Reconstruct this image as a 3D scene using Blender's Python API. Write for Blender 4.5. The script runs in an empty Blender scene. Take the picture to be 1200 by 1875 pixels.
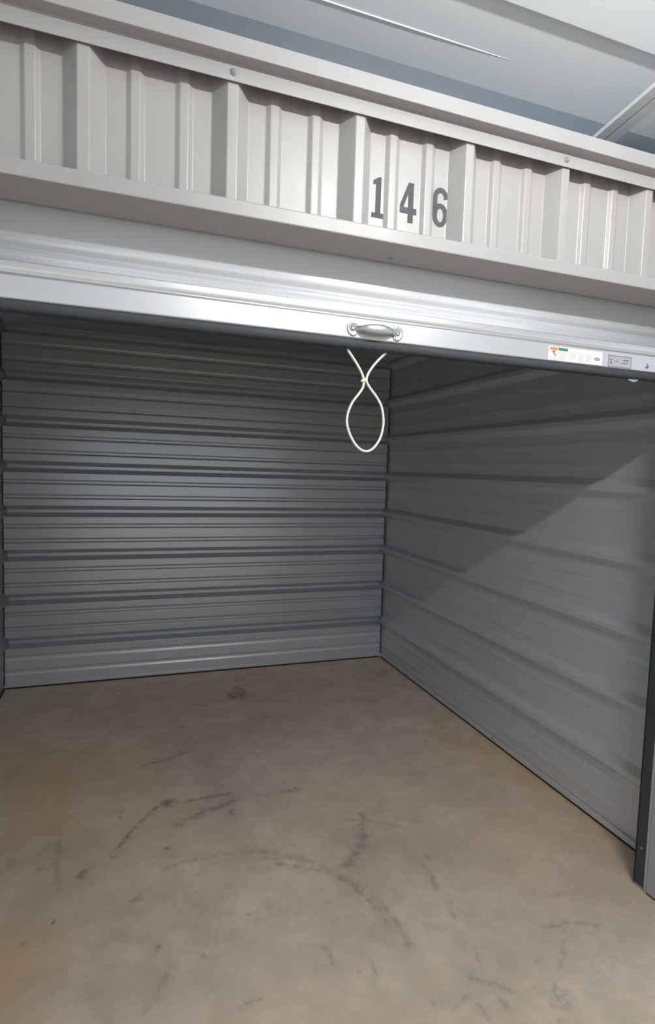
import bpy, bmesh, math
import numpy as np
from mathutils import Matrix, Vector, noise

# ------------------------------------------------------------------ camera, world, exposure
sc = bpy.context.scene
col = sc.collection
cam = bpy.data.cameras.new('camera')
cam.sensor_fit = 'VERTICAL'
cam.sensor_height = 36.0
cam.lens = 1043.44 / 1875.0 * 36.0
cam.clip_start = 0.02
camo = bpy.data.objects.new('camera', cam)
col.objects.link(camo)
yaw, pitch, roll = 0.3416, -0.0748, 0.0319
fw = Vector((math.sin(yaw) * math.cos(pitch), math.cos(yaw) * math.cos(pitch), math.sin(pitch)))
rt = Vector((math.cos(yaw), -math.sin(yaw), 0))
up = rt.cross(fw)
rt2 = rt * math.cos(roll) + up * math.sin(roll)
up2 = -rt * math.sin(roll) + up * math.cos(roll)
M = Matrix((rt2, up2, -fw)).transposed().to_4x4()
M.translation = Vector((-2.0633, -1.3543, 1.5822))
camo.matrix_world = M
sc.camera = camo

world = bpy.data.worlds.new('world')
sc.world = world
world.use_nodes = True
world.node_tree.nodes['Background'].inputs[0].default_value = (0.88, 0.94, 1.0, 1)
world.node_tree.nodes['Background'].inputs[1].default_value = 0.9

sc.view_settings.view_transform = 'Standard'
sc.view_settings.look = 'None'
sc.view_settings.gamma = 1.0
sc.view_settings.use_curve_mapping = False
sc.view_settings.exposure = 0.47

LAMP_POS = (-1.12, -1.30, 2.72)      # a ceiling strip light hangs here, over the aisle
LAMP_STRENGTH = 235.0

# ------------------------------------------------------------------ materials
def srgb(r, g, b):
    f = lambda c: (c / 255 / 12.92) if c / 255 <= 0.04045 else ((c / 255 + 0.055) / 1.055) ** 2.4
    return (f(r), f(g), f(b), 1)

def new_mat(name):
    m = bpy.data.materials.new(name)
    m.use_nodes = True
    nt = m.node_tree
    return m, nt, nt.nodes['Principled BSDF']

def plain(name, color, rough=0.5, metal=0.0, bump=0.0, bscale=30, var=0.0, vscale=4.0, stretch=(1, 1, 1), spec=0.5, aniso=None):
    m, nt, p = new_mat(name)
    p.inputs['Base Color'].default_value = color
    p.inputs['Roughness'].default_value = rough
    p.inputs['Metallic'].default_value = metal
    p.inputs['Specular IOR Level'].default_value = spec
    tc = nt.nodes.new('ShaderNodeNewGeometry')
    mp = nt.nodes.new('ShaderNodeMapping')
    mp.inputs['Scale'].default_value = stretch
    nt.links.new(tc.outputs['Position'], mp.inputs['Vector'])
    if var > 0:
        n = nt.nodes.new('ShaderNodeTexNoise')
        n.inputs['Scale'].default_value = vscale
        n.inputs['Detail'].default_value = 5
        n.inputs['Roughness'].default_value = 0.6
        nt.links.new(mp.outputs[0], n.inputs['Vector'])
        r = nt.nodes.new('ShaderNodeMapRange')
        r.inputs['From Min'].default_value = 0.3
        r.inputs['From Max'].default_value = 0.7
        r.inputs['To Min'].default_value = 1 - var
        r.inputs['To Max'].default_value = 1 + var
        nt.links.new(n.outputs['Fac'], r.inputs['Value'])
        mx = nt.nodes.new('ShaderNodeVectorMath')
        mx.operation = 'SCALE'
        mx.inputs[0].default_value = color[:3]
        nt.links.new(r.outputs[0], mx.inputs['Scale'])
        nt.links.new(mx.outputs[0], p.inputs['Base Color'])
        r2 = nt.nodes.new('ShaderNodeMapRange')
        r2.inputs['From Min'].default_value = 0.3
        r2.inputs['From Max'].default_value = 0.7
        r2.inputs['To Min'].default_value = rough - 0.06
        r2.inputs['To Max'].default_value = rough + 0.06
        nt.links.new(n.outputs['Fac'], r2.inputs['Value'])
        nt.links.new(r2.outputs[0], p.inputs['Roughness'])
    if bump > 0:
        n2 = nt.nodes.new('ShaderNodeTexNoise')
        n2.inputs['Scale'].default_value = bscale
        n2.inputs['Detail'].default_value = 3
        nt.links.new(mp.outputs[0], n2.inputs['Vector'])
        b = nt.nodes.new('ShaderNodeBump')
        b.inputs['Strength'].default_value = bump
        b.inputs['Distance'].default_value = 0.02
        nt.links.new(n2.outputs['Fac'], b.inputs['Height'])
        nt.links.new(b.outputs[0], p.inputs['Normal'])
    return m

MT = {}
MT['header_paint'] = plain('header_paint', srgb(161, 160, 160), 0.36, 0.0, 0, 6, 0.02, 5)
MT['trim_paint'] = plain('trim_paint', srgb(158, 158, 159), 0.42, 0.0, 0, 8, 0.02, 6)
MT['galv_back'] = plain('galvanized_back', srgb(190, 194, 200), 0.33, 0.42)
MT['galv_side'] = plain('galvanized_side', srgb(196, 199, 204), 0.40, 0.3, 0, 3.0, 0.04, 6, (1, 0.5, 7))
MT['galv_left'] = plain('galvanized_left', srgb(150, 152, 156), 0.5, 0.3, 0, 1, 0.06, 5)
MT['curtain'] = plain('door_curtain_paint', srgb(219, 223, 229), 0.28, 0.2)
MT['bar'] = plain('bottom_bar_metal', srgb(206, 209, 213), 0.36, 0.75)
MT['rubber'] = plain('dark_rubber', srgb(56, 60, 66), 0.7, 0.0, 0.05, 40)
MT['track'] = plain('dark_track', srgb(62, 70, 74), 0.5, 0.3, 0.1, 20, 0.12, 12)
MT['black'] = plain('flat_black', srgb(28, 27, 26), 0.8)  # also painted in as shade in the gaps under walls and bar
MT['beam'] = plain('galvanized_beam', srgb(92, 103, 113), 0.5, 0.0, 0.03, 4, 0.06, 3)
MT['rafter'] = plain('rafter_paint', srgb(222, 229, 234), 0.45, 0.0)
MT['ceil'] = plain('ceiling_facing', srgb(222, 231, 238), 0.5, 0.0, 0.03, 3.5, 0.03, 3)
MT['unit_ceil'] = plain('insulation_facing', srgb(206, 209, 212), 0.6, 0.0, 0.1, 6, 0.05, 3)
MT['aisle_wall'] = plain('aisle_wall_paint', srgb(205, 203, 199), 0.5)
MT['cord'] = plain('white_cord', srgb(238, 236, 228), 0.7, 0, 0.3, 400)
MT['zinc'] = plain('zinc_steel', srgb(176, 180, 184), 0.36, 0.7)
MT['screw'] = plain('screw_steel', srgb(150, 152, 155), 0.35, 0.7)
MT['white_screw'] = plain('painted_screw', srgb(140, 140, 140), 0.5)
MT['number'] = plain('number_vinyl', srgb(60, 64, 71), 0.65, 0, 0, 1, 0.03, 40)
MT['num_edge'] = plain('number_border', srgb(212, 211, 209), 0.5)
MT['sticker'] = plain('sticker_white', srgb(236, 236, 233), 0.45)
MT['orange'] = plain('sticker_orange', srgb(232, 140, 70), 0.5)
MT['green'] = plain('sticker_green', srgb(52, 128, 100), 0.5)
MT['red'] = plain('sticker_red', srgb(176, 66, 48), 0.5)
MT['ink'] = plain('sticker_ink', srgb(196, 195, 192), 0.5)
MT['ink_dark'] = plain('sticker_dark_ink', srgb(92, 96, 104), 0.5)
MT['plate'] = plain('plate_metal', srgb(176, 181, 188), 0.35, 0.4)
MT['plate_ink'] = plain('plate_ink', srgb(84, 92, 106), 0.5)
MT['wire'] = plain('hanger_wire', srgb(150, 150, 150), 0.4, 0.6)
MT['strip_white'] = plain('seam_glint_white', srgb(246, 247, 248), 0.3)  # seam edge catching the light, put into a whiter colour

lm, lnt, lp = new_mat('lamp_tube_glow')
lp.inputs['Base Color'].default_value = (1, 1, 1, 1)
lp.inputs['Emission Color'].default_value = (1.0, 0.975, 0.945, 1)
lp.inputs['Emission Strength'].default_value = LAMP_STRENGTH
MT['glow'] = lm

# concrete: tan slab; the "wear" attribute holds scuffs (R), rust-orange tint (G), grey soiling (B)
def concrete():
    m, nt, p = new_mat('tan_concrete')
    L = nt.links.new
    g = nt.nodes.new('ShaderNodeNewGeometry')
    def tex(scale, detail=6, rough=0.6):
        n = nt.nodes.new('ShaderNodeTexNoise')
        n.inputs['Scale'].default_value = scale
        n.inputs['Detail'].default_value = detail
        n.inputs['Roughness'].default_value = rough
        L(g.outputs['Position'], n.inputs['Vector'])
        return n.outputs['Fac']
    def ramp(v, a, b, lo, hi):
        r = nt.nodes.new('ShaderNodeMapRange')
        r.inputs['From Min'].default_value = a
        r.inputs['From Max'].default_value = b
        r.inputs['To Min'].default_value = lo
        r.inputs['To Max'].default_value = hi
        L(v, r.inputs['Value'])
        return r.outputs[0]
    def mul(a, b):
        n = nt.nodes.new('ShaderNodeMath')
        n.operation = 'MULTIPLY'
        L(a, n.inputs[0])
        if isinstance(b, (int, float)):
            n.inputs[1].default_value = b
        else:
            L(b, n.inputs[1])
        return n.outputs[0]
    def mix(f, a, b):
        n = nt.nodes.new('ShaderNodeMix')
        n.data_type = 'RGBA'
        L(f, n.inputs[0])
        for s, v in ((n.inputs[6], a), (n.inputs[7], b)):
            if isinstance(v, tuple):
                s.default_value = v
            else:
                L(v, s)
        return n.outputs[2]
    at = nt.nodes.new('ShaderNodeAttribute')
    at.attribute_name = 'wear'
    sep = nt.nodes.new('ShaderNodeSeparateColor')
    L(at.outputs['Color'], sep.inputs[0])
    c = mix(ramp(tex(2.6), 0.36, 0.64, 0, 1), srgb(218, 203, 185), srgb(198, 183, 165))
    c = mix(ramp(tex(7, 8, 0.7), 0.42, 0.72, 0, 0.6), c, srgb(172, 160, 146))
    c = mix(ramp(tex(5.0, 4), 0.55, 0.75, 0, 0.3), c, srgb(216, 206, 192))
    c = mix(mul(sep.outputs[1], ramp(tex(3.5, 6), 0.3, 0.65, 0.25, 1)), c, srgb(204, 168, 126))
    c = mix(mul(sep.outputs[2], ramp(tex(6, 7, 0.7), 0.35, 0.65, 0.1, 1)), c, srgb(164, 155, 142))
    c = mix(mul(sep.outputs[0], ramp(tex(28, 5, 0.7), 0.36, 0.6, 0.05, 1)), c, srgb(112, 102, 92))
    c = mix(ramp(tex(60, 3), 0.68, 0.76, 0, 0.35), c, srgb(132, 120, 108))
    L(c, p.inputs['Base Color'])
    L(ramp(tex(8), 0.3, 0.7, 0.62, 0.8), p.inputs['Roughness'])
    p.inputs['Specular IOR Level'].default_value = 0.35
    b = nt.nodes.new('ShaderNodeBump')
    b.inputs['Strength'].default_value = 0.12
    b.inputs['Distance'].default_value = 0.01
    L(tex(35, 6), b.inputs['Height'])
    L(b.outputs[0], p.inputs['Normal'])
    return m
MT['concrete'] = concrete()

# ------------------------------------------------------------------ mesh helpers
def link(name, me, mat=None, parent=None):
    o = bpy.data.objects.new(name, me)
    col.objects.link(o)
    if mat:
        me.materials.append(MT[mat])
    if parent:
        o.parent = parent
        o.matrix_parent_inverse = Matrix.Translation(-parent.location)
    return o

def tag(o, label=None, cat=None, group=None, kind=None):
    if label: o['label'] = label
    if cat: o['category'] = cat
    if group: o['group'] = group
    if kind: o['kind'] = kind
    return o

def empty(name, loc):
    o = bpy.data.objects.new(name, None)
    o.location = loc
    o.empty_display_size = 0.05
    col.objects.link(o)
    return o

def from_bm(bm, name, mat, parent=None, smooth=False):
    bmesh.ops.recalc_face_normals(bm, faces=bm.faces)
    me = bpy.data.meshes.new(name)
    bm.to_mesh(me)
    bm.free()
    if smooth:
        me.polygons.foreach_set('use_smooth', [True] * len(me.polygons))
    return link(name, me, mat, parent)

def fillet(pts, r, n=3, closed=False):
    """round the corners of a 2D polyline"""
    out = []
    N = len(pts)
    for i, p in enumerate(pts):
        if not closed and i in (0, N - 1):
            out.append(tuple(p))
            continue
        a, b, c = np.array(pts[i - 1], float), np.array(p, float), np.array(pts[(i + 1) % N], float)
        u, v = a - b, c - b
        lu, lv = np.linalg.norm(u), np.linalg.norm(v)
        d = min(r, lu * 0.45, lv * 0.45)
        s, e = b + u / lu * d, b + v / lv * d
        for k in range(n + 1):
            t = k / n
            q = (1 - t) ** 2 * s + 2 * t * (1 - t) * b + t * t * e
            out.append(tuple(q))
    return out

def sheet(name, prof, axis, a, b, mat, parent=None, thick=0.0012, segs=1, smooth=False, jitter=None):
    """extrude an open 2D profile along an axis into a thin sheet.
    axis 'x': profile is (y, z); axis 'y': profile is (x, z); axis 'z': profile is (x, y)"""
    n = len(prof)
    P = np.array(prof, float)
    d = np.gradient(P, axis=0)
    d /= np.linalg.norm(d, axis=1)[:, None] + 1e-12
    nrm = np.stack([-d[:, 1], d[:, 0]], 1)
    Q = P + nrm * thick
    ts = np.linspace(a, b, segs + 1)
    verts, faces = [], []
    def v3(p, t):
        return {'x': (t, p[0], p[1]), 'y': (p[0], t, p[1]), 'z': (p[0], p[1], t)}[axis]
    for t in ts:
        for p in P: verts.append(v3(p, t))
        for p in Q: verts.append(v3(p, t))
    W = 2 * n
    for s in range(segs):
        o0, o1 = s * W, (s + 1) * W
        for i in range(n - 1):
            faces.append((o0 + i, o0 + i + 1, o1 + i + 1, o1 + i))
            faces.append((o0 + n + i + 1, o0 + n + i, o1 + n + i, o1 + n + i + 1))
        faces.append((o0, o1, o1 + n, o0 + n))
        faces.append((o0 + n - 1, o0 + W - 1, o1 + W - 1, o1 + n - 1))
    for o0 in (0, segs * W):
        for i in range(n - 1):
            faces.append((o0 + i, o0 + n + i, o0 + n + i + 1, o0 + i + 1))
    bm = bmesh.new()
    bv = [bm.verts.new(v) for v in verts]
    for f in faces:
        bm.faces.new([bv[i] for i in f])
    return from_bm(bm, name, mat, parent, smooth)

def add_box(bm, x0, x1, y0, y1, z0, z1, bev=0.0):
    r = bmesh.ops.create_cube(bm, size=1)
    vs = r['verts']
    bmesh.ops.scale(bm, vec=(x1 - x0, y1 - y0, z1 - z0), verts=vs)
    bmesh.ops.translate(bm, vec=((x0 + x1) / 2, (y0 + y1) / 2, (z0 + z1) / 2), verts=vs)
    if bev > 0:
        es = list({e for v in vs for e in v.link_edges})
        bmesh.ops.bevel(bm, geom=es, offset=bev, segments=2, affect='EDGES', profile=0.5)

def box(name, x0, x1, y0, y1, z0, z1, mat, parent=None, bev=0.0):
    bm = bmesh.new()
    add_box(bm, x0, x1, y0, y1, z0, z1, bev)
    return from_bm(bm, name, mat, parent)

def prism(name, pts, y0, y1, mat, parent=None, bev=0.0):
    """closed outline in (x, z) given thickness in y (y0 is the front)"""
    bm = bmesh.new()
    vs = [bm.verts.new((p[0], y0, p[1])) for p in pts]
    f = bm.faces.new(vs)
    r = bmesh.ops.extrude_face_region(bm, geom=[f])
    bmesh.ops.translate(bm, vec=(0, y1 - y0, 0), verts=[v for v in r['geom'] if isinstance(v, bmesh.types.BMVert)])
    bmesh.ops.triangulate(bm, faces=[f for f in bm.faces if len(f.verts) > 4])
    return from_bm(bm, name, mat, parent)

def dome_screw(name, loc, normal, r, mat, parent=None, slot=True):
    """pan-head screw: washer rim, domed head and a recess"""
    bm = bmesh.new()
    prof = [(1.5, 0.0), (1.5, 0.12), (1.42, 0.2), (1.0, 0.22), (0.95, 0.5), (0.7, 0.72), (0.3, 0.8), (0.26, 0.55), (0.0, 0.55)]
    N = 14
    rings = []
    for pr, ph in prof:
        if pr == 0:
            rings.append([bm.verts.new((0, 0, ph * r))])
        else:
            rings.append([bm.verts.new((pr * r * math.cos(2 * math.pi * k / N), pr * r * math.sin(2 * math.pi * k / N), ph * r)) for k in range(N)])
    for a, b in zip(rings, rings[1:]):
        for k in range(N):
            if len(b) == 1:
                bm.faces.new((a[k], a[(k + 1) % N], b[0]))
            else:
                bm.faces.new((a[k], a[(k + 1) % N], b[(k + 1) % N], b[k]))
    bm.faces.new(rings[0][::-1])
    q = Vector(normal).to_track_quat('Z', 'Y').to_matrix().to_4x4()
    q.translation = Vector(loc)
    bmesh.ops.transform(bm, matrix=q, verts=bm.verts)
    return from_bm(bm, name, mat, parent, True)

def tube(name, pts, rad, mat, parent=None, closed=False, N=10, sub=8):
    """round tube through points (Catmull-Rom); rad is a number or list per point"""
    pts = [Vector(p) for p in pts]
    n = len(pts)
    if isinstance(rad, (int, float)):
        rad = [rad] * n
    path, rr = [], []
    for i in range(n - (0 if closed else 1)):
        p0 = pts[(i - 1) % n] if closed or i > 0 else pts[0] * 2 - pts[1]
        p1, p2 = pts[i], pts[(i + 1) % n]
        p3 = pts[(i + 2) % n] if closed or i + 2 < n else p2 * 2 - p1
        for k in range(sub):
            t = k / sub
            path.append(0.5 * ((2 * p1) + (-p0 + p2) * t + (2 * p0 - 5 * p1 + 4 * p2 - p3) * t * t + (-p0 + 3 * p1 - 3 * p2 + p3) * t ** 3))
            rr.append(rad[i] * (1 - t) + rad[(i + 1) % n] * t)
    if not closed:
        path.append(pts[-1]); rr.append(rad[-1])
    bm = bmesh.new()
    rings = []
    m = len(path)
    prev = None
    for i, p in enumerate(path):
        if closed:
            d = path[(i + 1) % m] - path[i - 1]
        else:
            d = path[min(i + 1, m - 1)] - path[max(i - 1, 0)]
        d.normalize()
        if prev is None:
            prev = Vector((0, 1, 0)) if abs(d.y) < 0.9 else Vector((1, 0, 0))
        a = (prev - d * prev.dot(d)).normalized()
        prev = a
        b = d.cross(a)
        rings.append([bm.verts.new(p + (a * math.cos(2 * math.pi * k / N) + b * math.sin(2 * math.pi * k / N)) * rr[i]) for k in range(N)])
    R = rings + ([rings[0]] if closed else [])
    for a, b in zip(R, R[1:]):
        for k in range(N):
            bm.faces.new((a[k], a[(k + 1) % N], b[(k + 1) % N], b[k]))
    if not closed:
        bm.faces.new(rings[0][::-1]); bm.faces.new(rings[-1])
    return from_bm(bm, name, mat, parent, True)

# ------------------------------------------------------------------ floor
XR, XL, YB = 0.0, -2.847, 2.972       # right wall, left wall, back wall of the unit
STROKES = [
 ([(-1.915, 0.842), (-1.851, 0.862), (-1.699, 0.866), (-1.546, 0.844), (-1.423, 0.782), (-1.315, 0.682), (-1.24, 0.573), (-1.177, 0.457), (-1.159, 0.356), (-1.156, 0.199)], .012, 0.45),
 ([(-1.479, 0.742), (-1.38, 0.692), (-1.289, 0.625), (-1.234, 0.532), (-1.196, 0.415), (-1.184, 0.326)], .010, 0.62),
 ([(-1.556, 0.799), (-1.408, 0.754), (-1.299, 0.661)], .009, 0.54),
 ([(-2.108, 0.973), (-2.082, 1.035), (-2.012, 1.157), (-1.926, 1.266), (-1.875, 1.314)], .013, 0.85),
 ([(-1.79, 1.28), (-1.635, 1.291), (-1.569, 1.291)], .013, 0.81),
 ([(-1.842, 1.106), (-1.728, 1.164), (-1.582, 1.218)], .022, 0.72),
 ([(-1.97, 1.677), (-1.864, 1.7), (-1.739, 1.75)], .012, 0.72),
 ([(-2.321, 1.143), (-2.313, 1.002), (-2.291, 0.842)], .014, 0.54),
 ([(-1.22, 0.653), (-1.147, 0.716), (-1.076, 0.806), (-1.029, 0.956)], .026, 0.54),
 ([(-1.44, 0.315), (-1.424, 0.29), (-1.428, 0.241)], .008, 0.81),
 ([(-0.921, 0.569), (-0.916, 0.512), (-0.933, 0.44)], .014, 0.62),
 ([(-0.683, 0.158), (-0.572, 0.148), (-0.468, 0.103)], .010, 0.45),
 ([(-0.6, 0.132), (-0.691, 0.042), (-0.781, -0.035), (-0.85, -0.09)], .010, 0.40),
 ([(-1.034, 0.065), (-0.98, 0.028), (-0.94, -0.014)], .009, 0.62),
 ([(-0.994, -0.007), (-0.982, -0.057)], .008, 0.62),
 ([(-1.731, 0.181), (-1.704, 0.196), (-1.68, 0.192)], .010, 0.76),
 ([(-0.952, 0.158), (-0.978, 0.089)], .008, 0.54),
 ([(-1.307, 0.214), (-1.314, 0.154), (-1.338, 0.122)], .008, 0.50),
 ([(-2.08, 1.226), (-2.069, 1.308)], .008, 0.62),
 ([(-1.631, 2.386), (-1.548, 2.336)], .014, 0.72),
 ([(-1.121, 0.94), (-0.962, 0.872), (-0.885, 0.808)], .012, 0.45),
 ([(-1.143, -0.015), (-1.066, 0.016), (-1.055, -0.078)], .008, 0.45),
 ([(-1.996, 0.257), (-1.946, 0.333), (-1.926, 0.387)], .016, 0.36),
 ([(-0.915, 0.39), (-0.953, 0.292)], .012, 0.45),
 ([(-0.536, 0.273), (-0.418, 0.26)], .012, 0.36),
]
SPOTS = [(-1.284, 1.227, .050, .030, .7), (-1.298, 2.508, .05, .14, .8), (-1.36, 2.46, .04, .07, .9), (-2.219, .903, .025, .022, .8), (-1.964, .464, .012, .01, .9),
         (-2.019, .716, .02, .02, .5), (-1.897, .964, .010, .010, 1.0), (-1.597, 1.133, .02, .02, .8), (-2.291, .683, .008, .008, 1.0), (-.805, -.085, .03, .03, .6), (-1.86, 1.29, .03, .03, .7)]
TINTS = [(-2.30, 1.516, .42, .60, .6), (-2.6, 1.9, .3, .5, .5), (.02, .868, .22, .75, .95), (-.15, 1.3, .18, .5, .6), (-2.45, .5, .25, .28, .7), (-.35, .6, .3, .3, .4), (-1.5, 2.3, .8, .5, .3), (-1.75, -.1, .5, .2, .3)]
GREYS = [(-1.66, 1.715, .26, .32, .8), (-1.301, 1.961, .26, .3, .7), (-2.103, .383, .25, .2, .6), (-.587, .032, .3, .18, .55), (-1.12, .76, .12, .16, .8), (-1.2, .4, .16, .3, .45), (-2.3, .95, .2, .3, .6), (-.9, .5, .25, .4, .45), (-1.6, 1.2, .25, .2, .5), (-1.1, -.02, .3, .12, .5)]

def build_floor():
    xs = np.concatenate([[-16.0, -8.0, -3.2], np.arange(-2.95, 0.23, 0.010), [4.0, 14.0]])
    ys = np.concatenate([[-18.0, -6.0, -1.0], np.arange(-0.50, 3.06, 0.010), [4.5]])
    X, Y = np.meshgrid(xs, ys, indexing='ij')
    nx, ny = X.shape
    co = np.stack([X, Y, np.zeros_like(X)], -1).reshape(-1, 3)
    i, j = np.meshgrid(np.arange(nx - 1), np.arange(ny - 1), indexing='ij')
    a = (i * ny + j).ravel()
    quads = np.stack([a, a + ny, a + ny + 1, a + 1], 1)
    me = bpy.data.meshes.new('floor')
    me.vertices.add(len(co)); me.vertices.foreach_set('co', co.ravel())
    me.loops.add(quads.size); me.loops.foreach_set('vertex_index', quads.ravel().astype(np.int32))
    me.polygons.add(len(quads)); me.polygons.foreach_set('loop_start', np.arange(0, quads.size, 4, dtype=np.int32))
    me.update(); me.validate()
    R = np.zeros_like(X); G = np.zeros_like(X); B = np.zeros_like(X)
    rng = np.random.default_rng(3)
    wob = 0.012 * np.sin(X * 41 + 3 * np.sin(Y * 23)) + 0.009 * np.sin(Y * 57 + 2 * np.sin(X * 31))
    for pts, w, s in STROKES:
        d = np.full_like(X, 9.0)
        for p, q in zip(pts, pts[1:]):
            vx, vy = q[0] - p[0], q[1] - p[1]
            t = np.clip(((X - p[0]) * vx + (Y - p[1]) * vy) / (vx * vx + vy * vy), 0, 1)
            d = np.minimum(d, np.hypot(X - p[0] - t * vx, Y - p[1] - t * vy))
        R = np.maximum(R, s * np.exp(-((d + 0.25 * np.abs(wob)) / w) ** 2))
    for cx, cy, rx, ry, s in SPOTS:
        r = np.hypot((X - cx + wob * .5) / rx, (Y - cy + wob * .5) / ry)
        R = np.maximum(R, s * np.clip(1.6 - 1.2 * r, 0, 1))
    for _ in range(46):
        cx, cy = rng.uniform(-2.7, -0.1), rng.uniform(-0.3, 2.8)
        rr = rng.uniform(.005, .011); s = rng.uniform(.3, .8)
        R = np.maximum(R, s * np.exp(-(np.hypot(X - cx, (Y - cy) * .8) / rr) ** 2))
    for arr, lst in ((G, TINTS), (B, GREYS)):
        for cx, cy, rx, ry, s in lst:
            arr[:] = np.maximum(arr, s * np.exp(-((X - cx + 3 * wob) / rx) ** 2 - ((Y - cy + 3 * wob) / ry) ** 2))
    at = me.attributes.new('wear', 'FLOAT_COLOR', 'POINT')
    at.data.foreach_set('color', np.stack([R, G, B, np.ones_like(R)], -1).astype(np.float32).ravel())
    o = link('floor', me, 'concrete')
    tag(o, 'tan concrete floor with grey scuffs, curved scratches and orange stains', 'floor', kind='structure')
build_floor()

# ------------------------------------------------------------------ ribbed sheet profiles
S = 0.3048                             # rib spacing (one foot)
def rib_profile(c0, lo, hi, depth, sign, top=0.023, side=0.030, mtop=0.016, mside=0.009, mdepth=0.006):
    """(t, offset) along the sheet: a major rib every foot centred at c0 + k*S, two small ribs between"""
    pts = [(lo, 0.0)]
    k0 = int(math.floor((lo - c0) / S)) - 1
    k1 = int(math.ceil((hi - c0) / S)) + 1
    feats = []
    for k in range(k0, k1 + 1):
        feats.append((c0 + k * S, top / 2, side, depth))
        feats.append((c0 + k * S + S / 3, mtop / 2, mside, mdepth))
        feats.append((c0 + k * S + 2 * S / 3, mtop / 2, mside, mdepth))
    for c, h, s, d in feats:
        if c - h - s <= lo + 0.001 or c + h + s >= hi - 0.001:
            continue
        pts += [(c - h - s, 0), (c - h, sign * d), (c + h, sign * d), (c + h + s, 0)]
    pts.append((hi, 0.0))
    return pts

# back wall: sheet seen from its reverse, the ribs are grooves running across
zc = 0.3175
prof = [(YB + d, z) for z, d in fillet(rib_profile(zc, 0.012, 2.56, 0.040, +1, 0.022, 0.028, 0.015, 0.010, 0.0058), 0.002, 2)]
wall_back = sheet('wall_back', prof, 'x', XL + 0.008, XR - 0.016, 'galv_back')
tag(wall_back, 'ribbed galvanized steel back wall of the storage unit', 'wall', kind='structure')
for z in (1.031, 0.735, 0.431):
    bm = bmesh.new()
    add_box(bm, -0.052, -0.026, YB - 0.005, YB - 0.001, z - 0.007, z + 0.007, 0.0015)
    add_box(bm, -0.044, -0.034, YB - 0.008, YB - 0.005, z - 0.004, z + 0.004, 0.0012)
    from_bm(bm, 'wall_clip', 'zinc', wall_back)
box('base_gap_shade', XL + 0.008, XR - 0.016, YB - 0.004, YB + 0.02, 0.0, 0.0115, 'black', wall_back, 0.002)  # black strip paints the shaded gap under the back wall
bm = bmesh.new()                        # base angle at the foot of the back wall
add_box(bm, XL + 0.008, XR - 0.018, YB - 0.0065, YB - 0.0015, 0.012, 0.030, 0.001)
from_bm(bm, 'base_angle', 'galv_back', wall_back)
box('light_block_sheet', XL - 0.05, XR + 0.05, YB + 0.052, YB + 0.058, 0, 2.62, 'galv_left', wall_back)  # unseen sheet added to stop world light leaking past the back wall's ends

# right wall: ribs stand proud of the sheet and run away from the door
prof = [(XR - d, z) for z, d in fillet(rib_profile(zc, 0.014, 2.56, 0.030, +1, 0.026, 0.030, 0.020, 0.014, 0.002), 0.004, 3)]
wall_right = sheet('wall_right', prof[::-1], 'y', 0.19, YB + 0.05, 'galv_side')
tag(wall_right, 'ribbed galvanized steel side wall to the right of the opening', 'wall', kind='structure')
box('base_gap_shade', XR - 0.010, XR + 0.012, 0.23, YB - 0.01, 0.0, 0.012, 'black', wall_right, 0.002)  # solid black in place of the dark shadow line below the base angle
bm = bmesh.new()
add_box(bm, XR - 0.014, XR - 0.002, 0.23, YB - 0.01, 0.013, 0.040, 0.002)
from_bm(bm, 'base_angle', 'galv_side', wall_right)
for y, z in [(1.328, .619), (1.378, .434), (1.247, .400), (1.053, 1.045), (1.035, 1.35), (2.045, .400), (.979, .434), (1.598, .275), (.699, .722), (2.3, .72), (1.7, 1.03)]:
    dome_screw('screw', (XR - 0.002, y, z), (-1, 0, 0), 0.0028, 'zinc', wall_right)

# left wall, only its far edge shows
prof = [(XL + d, z) for z, d in fillet(rib_profile(zc, 0.014, 2.56, 0.026, +1, 0.026, 0.036, 0.020, 0.014, 0.003), 0.012, 3)]
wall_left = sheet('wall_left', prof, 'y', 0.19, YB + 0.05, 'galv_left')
box('base_gap_shade', XL - 0.012, XL + 0.010, 0.23, YB - 0.01, 0.0, 0.014, 'black', wall_left, 0.002)  # black strip added to stop world light leaking under this wall
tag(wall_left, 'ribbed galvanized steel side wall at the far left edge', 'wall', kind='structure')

# ceiling over the unit: sagging insulation facing
bm = bmesh.new()
nx, ny = 60, 40
grid = []
for i in range(nx + 1):
    row = []
    for j in range(ny + 1):
        x = XL - 0.01 + (XR - XL + 0.02) * i / nx
        y = 0.14 + (YB + 0.05 - 0.14) * j / ny
        sag = 0.016 * noise.noise(Vector((x * 2.3, y * 1.6, 3.1))) + 0.012 * noise.noise(Vector((x * 6, y * 2.2, 9.7)))
        row.append(bm.verts.new((x, y, 2.480 + sag * min(1.0, max(0.0, (y - 0.5) / 0.6)))))
    grid.append(row)
for i in range(nx):
    for j in range(ny):
        bm.faces.new((grid[i][j], grid[i][j + 1], grid[i + 1][j + 1], grid[i + 1][j]))
r = bmesh.ops.solidify(bm, geom=bm.faces[:], thickness=0.02)
o = from_bm(bm, 'ceiling', 'unit_ceil', None, True)
tag(o, 'sagging grey insulation sheet over the unit, behind the raised door', 'ceiling', kind='structure')

# ------------------------------------------------------------------ front wall over and beside the opening
X0, X1 = -4.6, 2.4
HB = 2.1427                            # underside of the header
RC = -2.1607 + 0.0115                  # centre of a header rib
prof = fillet(rib_profile(RC, X0, X1, 0.036, -1, 0.023, 0.030, 0.018, 0.010, 0.008), 0.002, 2)
wall_front = sheet('wall_front', [(x, y + 0.006) for x, y in prof], 'z', HB + 0.005, 2.47, 'header_paint')
tag(wall_front, 'off-white vertically ribbed header panel above the door', 'wall', kind='structure')

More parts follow.
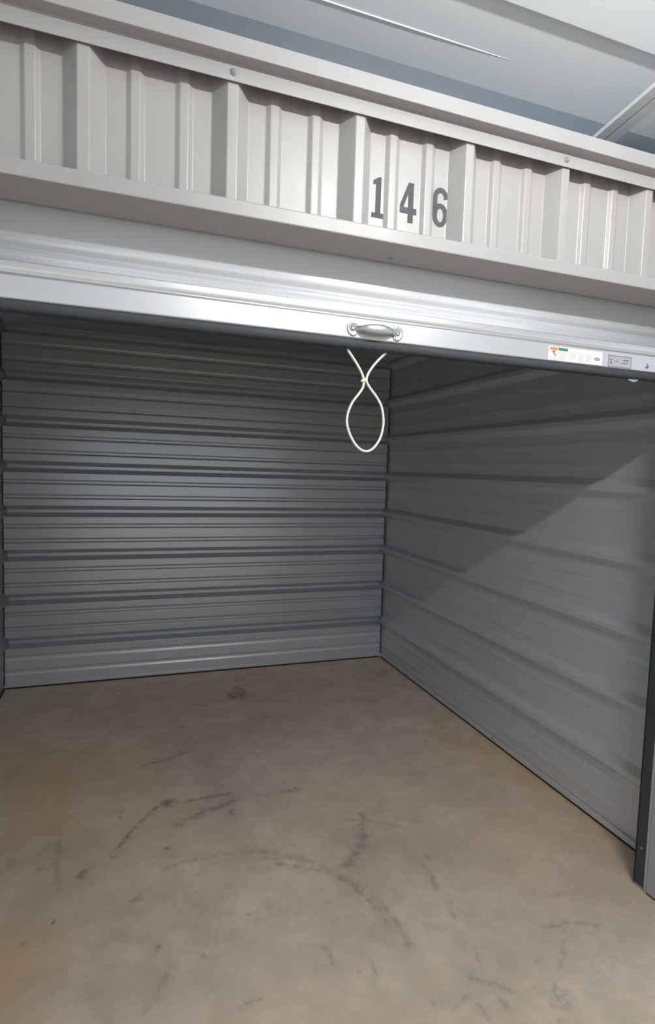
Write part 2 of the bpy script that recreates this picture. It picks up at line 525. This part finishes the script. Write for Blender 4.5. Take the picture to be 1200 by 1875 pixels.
# bottom channel of the header: face, underside and inner return
prof = fillet([(0.002, HB + 0.030), (-0.0335, HB + 0.033), (-0.036, HB + 0.031), (-0.036, HB), (0.088, HB), (0.088, HB + 0.04)], 0.002, 2)
t2 = sheet('trim_2', prof, 'x', X0, X1, 'trim_paint', None, -0.0012)
tag(t2, 'off-white channel along the bottom of the header panel', 'trim', kind='structure')
dome_screw('screw', (-1.4076, 0.0556, HB - 0.001), (0, 0, -1), 0.006, 'screw', t2)

# stepped cap along the top of the header
prof = fillet([(-0.0335, 2.432), (-0.0335, 2.424), (-0.037, 2.423), (-0.037, 2.459), (-0.067, 2.461), (-0.067, 2.499), (0.02, 2.503)], 0.002, 2)
t1 = sheet('trim_1', prof, 'x', X0, X1, 'trim_paint', None, -0.0012)
tag(t1, 'off-white stepped cap along the top of the header panel', 'trim', kind='structure')
for x in (-1.8454, -0.9365, -2.76, -0.03):
    dome_screw('screw', (x, -0.0378, 2.4415), (0, -1, 0), 0.0052, 'white_screw', t1)

# posts on both sides of the opening, and the plain front wall beyond them
JX = -0.178
def post(name, xa, xb, label):
    bm = bmesh.new()
    add_box(bm, xa, xb, -0.034, 0.174, 0.006, HB - 0.002, 0.003)
    o = from_bm(bm, name, 'trim_paint')
    tag(o, label, 'wall', kind='structure')
    bm = bmesh.new()
    add_box(bm, xa + 0.002, xb - 0.002, -0.032, 0.172, 0.0, 0.006)
    from_bm(bm, 'base_gap_shade', 'black', o)  # black slab stands in for the shadowed gap below the post
    return o
pr = post('wall_front_right', JX, 0.178, 'off-white door post at the right edge beside the dark track')
pl = post('wall_front_left', -3.025, -2.669, 'off-white door post left of the opening')
for nm, xa, xb, par in (('side_panel', 0.178, X1, pr), ('side_panel', X0, -3.025, pl)):
    prof = fillet(rib_profile(RC, xa, xb, 0.030, -1, 0.023, 0.029, 0.018, 0.010, 0.007), 0.0025, 2)
    sheet(nm, [(x, y + 0.06) for x, y in prof], 'z', 0.0, HB, 'header_paint', par)

# right door track: dark channel bolted behind the post
trk = empty('door_track', (JX, 0.205, 0))
tag(trk, 'dark steel door track behind the right-hand post', 'door track')
prof = [(JX + 0.062, 0.186), (JX + 0.003, 0.186), (JX + 0.003, 0.229), (JX + 0.062, 0.229)]
sheet('channel', fillet(prof, 0.002, 2), 'z', 0.012, 2.12, 'track', trk, 0.002)
sheet('edge_lip', fillet([(JX + 0.05, 0.2315), (JX - 0.0005, 0.2315), (JX - 0.0005, 0.226)], 0.001, 2), 'z', 0.012, 2.12, 'black', trk, 0.0015)
sheet('mounting_strip', fillet([(JX + 0.05, 0.1765), (JX + 0.001, 0.1765), (JX + 0.001, 0.1835)], 0.001, 2), 'z', 0.004, 2.12, 'trim_paint', trk, 0.0015)
dome_screw('bolt', (JX + 0.003, 0.207, 0.1605), (-1, 0, 0), 0.0055, 'screw', trk)
dome_screw('bolt', (JX + 0.003, 0.207, 1.10), (-1, 0, 0), 0.0055, 'screw', trk)
box('foot', JX + 0.0, JX + 0.06, 0.190, 0.228, 0.0, 0.012, 'zinc', trk, 0.002)

# ------------------------------------------------------------------ roof over the aisle
eb = sheet('eave_beam', fillet([(0.02, 2.44), (0.12, 2.44), (0.12, 2.684)], 0.003, 2), 'x', X0, X1, 'beam', None, 0.002)
tag(eb, 'blue-grey steel beam running behind the top of the header', 'beam', kind='structure')
def ceil_z(y):
    return 2.676 + 0.22 * (0.12 - y) if y > -0.104 else 2.676 + 0.22 * 0.224 - 0.004 + 0.26 * (-0.104 - y)
prof = [(3.2, 2.62), (0.13, ceil_z(0.13)), (-0.103, ceil_z(-0.103)), (-0.1045, ceil_z(-0.103) - 0.006), (-0.112, ceil_z(-0.104) - 0.004)]  # span over the unit is unseen, added to keep world light out
prof += [(y, ceil_z(y)) for y in (-0.5, -1.0, -1.8, -2.7)]
zr = ceil_z(-2.7)
prof += [(-3.6, zr - 0.25), (-5.0, zr - 0.64)]
cl = sheet('ceiling_aisle', prof, 'x', X0, X1, 'ceil', None, -0.003)
tag(cl, 'pale blue-grey sloping ceiling over the aisle, upper right', 'ceiling', kind='structure')
tube('seam_bead', [(X0, 0.024, ceil_z(0.024) - 0.0005), (-2.0, 0.024, ceil_z(0.024) - 0.0005), (-1.35, 0.024, ceil_z(0.024) - 0.0005), (-1.06, 0.024, ceil_z(0.024) + 0.001)], [0.0020, 0.0020, 0.0017, 0.0010], 'strip_white', cl, False, 8, 2)

rf = empty('roof_strut', (-0.70, 0.09, 2.60))
tag(rf, 'pale thin roof strut crossing the aisle ceiling at upper right', 'strut', kind='structure')
for a, b, dz in ((-0.737, -0.706, 0.0), (-0.698, -0.666, 0.0)):
    pts = [(0.105, 2.5985), (-1.6, 2.5985 + 0.13 * 1.705)]
    bm = bmesh.new()
    vs = []
    for y, z in pts:
        vs.append([bm.verts.new(p) for p in ((a, y, z), (b, y, z), (b, y, z + 0.012), (a, y, z + 0.012))])
    for k in range(4):
        bm.faces.new((vs[0][k], vs[0][(k + 1) % 4], vs[1][(k + 1) % 4], vs[1][k]))
    bm.faces.new(vs[0][::-1]); bm.faces.new(vs[1])
    from_bm(bm, 'flange', 'rafter', rf)
bm = bmesh.new()
vs = []
for y, z in pts:
    vs.append([bm.verts.new(p) for p in ((-0.7065, y, z + 0.006), (-0.6975, y, z + 0.006), (-0.6975, y, z + 0.010), (-0.7065, y, z + 0.010))])
for k in range(4):
    bm.faces.new((vs[0][k], vs[0][(k + 1) % 4], vs[1][(k + 1) % 4], vs[1][k]))
bm.faces.new(vs[0][::-1]); bm.faces.new(vs[1])
from_bm(bm, 'web', 'rafter', rf)

# ------------------------------------------------------------------ ceiling strip light (out of frame, above the aisle)
lx, ly, lz = LAMP_POS
lamp = empty('strip_light', (lx, ly, lz))
tag(lamp, 'white tube strip light hung from the aisle ceiling', 'lamp')
bm = bmesh.new()
add_box(bm, lx - 0.34, lx + 0.34, ly - 0.05, ly + 0.05, lz + 0.035, lz + 0.075, 0.006)
from_bm(bm, 'housing', 'rafter', lamp)
tube('tube', [(lx - 0.30, ly, lz), (lx, ly, lz), (lx + 0.30, ly, lz)], 0.019, 'glow', lamp, False, 16, 6)
for s in (-1, 1):
    bm = bmesh.new()
    add_box(bm, lx + s * 0.32 - 0.018, lx + s * 0.32 + 0.018, ly - 0.02, ly + 0.02, lz - 0.022, lz + 0.036, 0.004)
    from_bm(bm, 'socket', 'rafter', lamp)
    tube('hanger', [(lx + s * 0.28, ly, lz + 0.074), (lx + s * 0.28, ly, lz + 0.12), (lx + s * 0.28, ly, ceil_z(ly))], 0.002, 'wire', lamp, False, 6, 2)

# ------------------------------------------------------------------ roll-up door, raised
DL, DR = -2.655, -0.192
door = empty('roll_up_door', ((DL + DR) / 2, 0.1, 1.92))
tag(door, 'raised silver roll-up door with metal pull handle under the header', 'roll-up door', kind='thing')
# curtain, from behind the bottom bar up and over the coil
cp = [(0.106, 1.960), (0.104, 2.010), (0.1035, 2.024), (0.1015, 2.034), (0.1035, 2.042), (0.109, 2.047), (0.110, 2.051), (0.1055, 2.057), (0.1015, 2.064), (0.1005, 2.074), (0.101, 2.090), (0.102, 2.110), (0.1025, 2.130), (0.103, 2.150), (0.103, 2.185), (0.103, 2.25)]
def smooth_poly(p, sub=5):
    p = [np.array(a) for a in p]
    out = []
    for i in range(len(p) - 1):
        p0 = p[i - 1] if i else 2 * p[0] - p[1]
        p1, p2 = p[i], p[i + 1]
        p3 = p[i + 2] if i + 2 < len(p) else 2 * p2 - p1
        for k in range(sub):
            t = k / sub
            out.append(tuple(0.5 * ((2 * p1) + (-p0 + p2) * t + (2 * p0 - 5 * p1 + 4 * p2 - p3) * t * t + (-p0 + 3 * p1 - 3 * p2 + p3) * t ** 3)))
    out.append(tuple(p[-1]))
    return out
cp = smooth_poly(cp)
cy, cz_, cr = 0.258, 2.305, 0.150
for k in range(1, 120):
    a = math.pi - 2 * math.pi * 1.6 * k / 119 + 0.37
    rr = cr + 0.0055 - 0.012 * k / 119
    cp.append((cy + rr * math.cos(a), cz_ + rr * math.sin(a)))
cur = sheet('curtain', cp, 'x', DL, DR, 'curtain', door, 0.0008, 1, True)
# bottom bar: flat face with a shallow crease and a folded top edge
bp = [(0.130, 1.936), (0.097, 1.934), (0.0935, 1.937), (0.0935, 1.9855), (0.0975, 1.9925), (0.0955, 1.9985), (0.0945, 2.003), (0.0950, 2.017), (0.0985, 2.0185), (0.1015, 2.0175)]
bar = sheet('bottom_bar', fillet(bp, 0.0018, 3), 'x', DL, DR, 'bar', door, -0.0012)
dome_screw('screw', (-0.4515, 0.0936, 1.9525), (0, -1, 0), 0.0052, 'screw', bar)
# rubber seal under the bar
sp = [(0.100, 1.933), (0.099, 1.922), (0.102, 1.915), (0.110, 1.912), (0.120, 1.912), (0.126, 1.917), (0.127, 1.935)]
sheet('bottom_seal', fillet(sp, 0.004, 3), 'x', DL, DR, 'rubber', door, -0.003)
box('seal_gap_shade', DL, DR, 0.0985, 0.128, 1.9315, 1.9345, 'black', door)  # shadow between bar and seal, painted as a black strip
prism('seal_tab', fillet([(-0.514, 1.909), (-0.466, 1.9095), (-0.474, 1.9035), (-0.490, 1.9005), (-0.503, 1.9045)], 0.003, 3, True), 0.1095, 0.1125, 'zinc', door)

# pull handle: two eyelet plates and a bulged grip
hx, hz, hy = -1.4275, 1.9590, 0.0935
h = empty('handle', (hx, hy, hz))
h.parent = door
h.matrix_parent_inverse = Matrix.Translation(-door.location)
def hpart(o):
    o.parent = h
    o.matrix_parent_inverse = Matrix.Translation(-h.location)
    # handle's own world translation is already in its parent chain
    return o
for s in (-1, 1):
    ex = hx + s * 0.0650
    pts = []
    for k in range(28):
        a = 2 * math.pi * k / 28
        x = 0.0180 * math.cos(a); z = 0.0200 * math.sin(a)
        if x * s < -0.0115: x = -0.0115 * s
        pts.append((ex + x, hz + z))
    bm = bmesh.new()
    lay = [(1.0, 0.0), (1.0, -0.0018), (0.93, -0.0032), (0.70, -0.0030), (0.62, -0.0022), (0.0, -0.0022)]
    rings = []
    for sc_, dy in lay[:-1]:
        rings.append([bm.verts.new((ex + (p[0] - ex) * sc_, hy + dy, hz + (p[1] - hz) * sc_)) for p in pts])
    cvt = bm.verts.new((ex, hy - 0.0022, hz))
    for a, b in zip(rings, rings[1:]):
        for k in range(28):
            bm.faces.new((a[k], a[(k + 1) % 28], b[(k + 1) % 28], b[k]))
    for k in range(28):
        bm.faces.new((rings[-1][k], rings[-1][(k + 1) % 28], cvt))
    bm.faces.new(rings[0])
    hpart(from_bm(bm, 'eyelet', 'zinc', None, True))
    hpart(dome_screw('rivet', (ex + s * 0.001, hy - 0.002, hz), (0, -1, 0), 0.0052, 'zinc'))
# grip: flattened bulging bar standing off the plate on two bent necks
bm = bmesh.new()
N = 16
half = [(0.0570, -0.002, .0110, .0026), (0.0520, -0.006, .0085, .0036), (0.0470, -0.012, .0078, .0046), (0.0400, -0.017, .0092, .0058), (0.0300, -0.0205, .0118, .0072), (0.0150, -0.0225, .0138, .0084)]
st = [(-a, b, c, d) for a, b, c, d in half] + [(0, -0.023, .0144, .0088)] + half[::-1]
rings = []
for i, (x, y, rz, ry) in enumerate(st):
    a0, a1 = st[max(i - 1, 0)], st[min(i + 1, len(st) - 1)]
    d = Vector((a1[0] - a0[0], a1[1] - a0[1], 0)).normalized()
    nn = Vector((-d.y, d.x, 0))
    rings.append([bm.verts.new(Vector((hx + x, hy + y, hz)) + nn * (ry * math.sin(2 * math.pi * k / N)) + Vector((0, 0, rz * math.cos(2 * math.pi * k / N)))) for k in range(N)])
for a, b in zip(rings, rings[1:]):
    for k in range(N):
        bm.faces.new((a[k], a[(k + 1) % N], b[(k + 1) % N], b[k]))
bm.faces.new(rings[0]); bm.faces.new(rings[-1])
g = from_bm(bm, 'grip', 'zinc', None, True)
md = g.modifiers.new('subsurf', 'SUBSURF'); md.levels = 1; md.render_levels = 2
hpart(g)

# warning sticker on the bar: white with an orange and a green block and lines of small print
def sub(name, x0, x1, z0, z1, mat, parent, y=0.0926, t=0.0003):
    return box(name, x0, x1, y - t, y, z0, z1, mat, parent)
wl = box('warning_label', -0.8510, -0.6405, 0.0926, 0.0935, 1.9380, 1.9792, 'sticker', door, 0.0002)
wl['label'] = 'white warning sticker with orange and green headings'
sub('orange_heading', -0.8455, -0.8155, 1.9680, 1.9770, 'orange', wl)
sub('green_heading', -0.8130, -0.7780, 1.9680, 1.9765, 'green', wl)
fig = [(-0.838, 1.966), (-0.824, 1.9665), (-0.826, 1.9625), (-0.829, 1.9615), (-0.826, 1.957), (-0.820, 1.951), (-0.822, 1.9495), (-0.829, 1.9545), (-0.832, 1.958), (-0.833, 1.962), (-0.837, 1.963)]
prism('pictogram', fig, 0.0923, 0.0926, 'red', wl)
rows = [(-.846, -.818, 1.9445), (-.846, -.820, 1.9415)]
for c0, c1, n in ((-.812, -.780, 7), (-.774, -.742, 6), (-.738, -.714, 7), (-.709, -.682, 7)):
    for k in range(n):
        w = 0.0025 * ((k * 7 + int(-c0 * 1000)) % 3)
        rows.append((c0, c1 - w, 1.9640 - k * 0.0034))
for a, b, z in rows:
    sub('print_line', a, b, z - 0.0009, z + 0.0009, 'ink', wl)
pts = [(-0.6610 + 0.0125 * math.cos(2 * math.pi * k / 24), 1.9555 + 0.0052 * math.sin(2 * math.pi * k / 24)) for k in range(24)]
lo = prism('logo', pts, 0.0923, 0.0926, 'ink_dark', wl)
pts = [(-0.6610 + 0.0100 * math.cos(2 * math.pi * k / 24), 1.9555 + 0.0034 * math.sin(2 * math.pi * k / 24)) for k in range(24)]
prism('logo_field', pts, 0.0921, 0.0923, 'ink', wl)
sub('logo_bar', -0.668, -0.654, 1.9547, 1.9563, 'ink_dark', wl, 0.0921, 0.0002)

# small framed maker's plate
mp = box('maker_plate', -0.6160, -0.5195, 0.0926, 0.0935, 1.9330, 1.9700, 'plate', door, 0.0003)
mp['label'] = 'small metal plate with a dark outline'
for a, b, c, d in ((-.6150, -.5205, 1.9675, 1.9690), (-.6150, -.5205, 1.9340, 1.9355), (-.6150, -.6135, 1.9340, 1.9690), (-.5220, -.5205, 1.9340, 1.9690)):
    sub('outline', a, b, c, d, 'plate_ink', mp)
sub('mark', -.6075, -.6015, 1.9425, 1.9475, 'plate_ink', mp)
sub('mark', -.6065, -.6025, 1.9490, 1.9530, 'plate_ink', mp)
sub('mark', -.6075, -.6015, 1.9540, 1.9580, 'plate_ink', mp)
for a, b, z in ((-.590, -.574, 1.9520), (-.556, -.530, 1.9590), (-.553, -.532, 1.9565), (-.562, -.536, 1.9480)):
    sub('print_line', a, b, z - 0.0009, z + 0.0009, 'plate_ink', mp)

mp.location.z += 0.0045

# ------------------------------------------------------------------ pull cord hanging from the bar
yc = 0.118
ks = 1.012
cord = empty('pull_cord', (-1.44, yc, 1.907))
tag(cord, 'white pull cord tied into a loop hanging below the door handle', 'cord')
c0 = (-1.445, 1.828)
left = [(-1.497, 1.910), (-1.492, 1.902), (-1.474, 1.880), (-1.457, 1.856), (-1.4475, 1.836), (-1.446, 1.822), (-1.449, 1.808), (-1.461, 1.790), (-1.478, 1.767), (-1.489, 1.740), (-1.492, 1.715), (-1.485, 1.688), (-1.468, 1.658), (-1.448, 1.640), (-1.428, 1.636)]
right = [(-1.428, 1.636), (-1.409, 1.646), (-1.391, 1.672), (-1.3825, 1.705), (-1.383, 1.735), (-1.391, 1.765), (-1.408, 1.790), (-1.426, 1.810), (-1.4365, 1.825), (-1.4375, 1.838), (-1.429, 1.857), (-1.412, 1.880), (-1.390, 1.903), (-1.382, 1.910)]
tube('strand', [(x, yc, z) for x, z in left] + [(x, yc, z) for x, z in right[1:]], 0.0034, 'cord', cord, False, 10, 6)
bm = bmesh.new()                        # the knot: a wrapped turn and a stub
r = bmesh.ops.create_uvsphere(bm, u_segments=14, v_segments=10, radius=0.0072)
bmesh.ops.scale(bm, vec=(1.05, 0.95, 0.85), verts=bm.verts)
for v in bm.verts:
    v.co += v.normal * 0.0012 * math.sin(v.co.z * 1500 + v.co.x * 500)
bmesh.ops.translate(bm, vec=(-1.4425, yc, 1.8295), verts=bm.verts)
from_bm(bm, 'knot', 'cord', cord, True)
tube('stub', [(-1.445, yc - 0.003, 1.830), (-1.452, yc - 0.005, 1.828), (-1.4555, yc - 0.004, 1.825)], [0.0040, 0.0036, 0.0028], 'cord', cord, False, 8, 4)

# ------------------------------------------------------------------ unit number 1 4 6 on the header
def arcpts(cx, cz, rx, rz, a0, a1, n):
    return [(cx + rx * math.cos(math.radians(a0 + (a1 - a0) * k / n)), cz + rz * math.sin(math.radians(a0 + (a1 - a0) * k / n))) for k in range(n + 1)]

def outline_mesh(name, loops, y0, y1, mat, ox, oz, sx, sz, parent=None):
    """fill outlines (first outer, rest holes) with a 2D curve and give them thickness"""
    cu = bpy.data.curves.new(name, 'CURVE')
    cu.dimensions = '2D'
    cu.fill_mode = 'BOTH'
    for lp_ in loops:
        s = cu.splines.new('POLY')
        s.points.add(len(lp_) - 1)
        for pt, (x, z) in zip(s.points, lp_):
            pt.co = (x * sx, z * sz, 0, 1)
        s.use_cyclic_u = True
    cu.extrude = abs(y1 - y0) / 2
    tmp = bpy.data.objects.new(name, cu)
    col.objects.link(tmp)
    dg = bpy.context.evaluated_depsgraph_get()
    me = bpy.data.meshes.new_from_object(tmp.evaluated_get(dg))
    bpy.data.objects.remove(tmp)
    me.transform(Matrix.Rotation(math.pi / 2, 4, 'X'))
    me.transform(Matrix.Translation((ox, (y0 + y1) / 2, oz)))
    return link(name, me, mat, parent)

ONE = [[(0.00, 0.0), (0.46, 0.0), (0.46, .115), (.345, .115), (.345, 1.0), (.26, 1.0), (.04, .90), (.04, .80), (.145, .815), (.145, .115), (0.0, .115)]]
FOUR = [[(.265, 0), (.435, 0), (.435, .225), (.545, .225), (.545, .375), (.435, .375), (.435, 1.0), (.265, 1.0), (0.0, .42), (0.0, .225), (.265, .225)],
        [(.265, .375), (.265, .74), (.115, .375)]]
six_out = arcpts(.27, .30, .27, .30, -180, 0, 20) + [(.54, .33)] + arcpts(.27, .33, .27, .27, 0, 118, 14)[1:] + [(.155, .50), (.155, .73)] + arcpts(.275, .74, .12, .125, 180, 20, 12) + \
          [(.395, .71), (.53, .74)] + arcpts(.27, .75, .265, .25, 5, 180, 16)[1:]
SIX = [six_out, arcpts(.275, .30, .115, .175, 0, 360, 26)[:-1]]
H = 0.0985
for nm, loops, x, z, w, lab in (('number_decal', ONE, -1.4890, 2.2140, .71, 'dark grey numeral 1, first of the unit number on the header'),
                                ('number_decal', FOUR, -1.4110, 2.2165, .87, 'dark grey numeral 4, middle of the unit number on the header'),
                                ('number_decal', SIX, -1.3175, 2.2210, .83, 'dark grey numeral 6, last of the unit number on the header')):
    d = outline_mesh(nm, loops, 0.0060, 0.0050, 'number', x, z, H * w, H)
    tag(d, lab, 'number', 'unit number digits on the header')
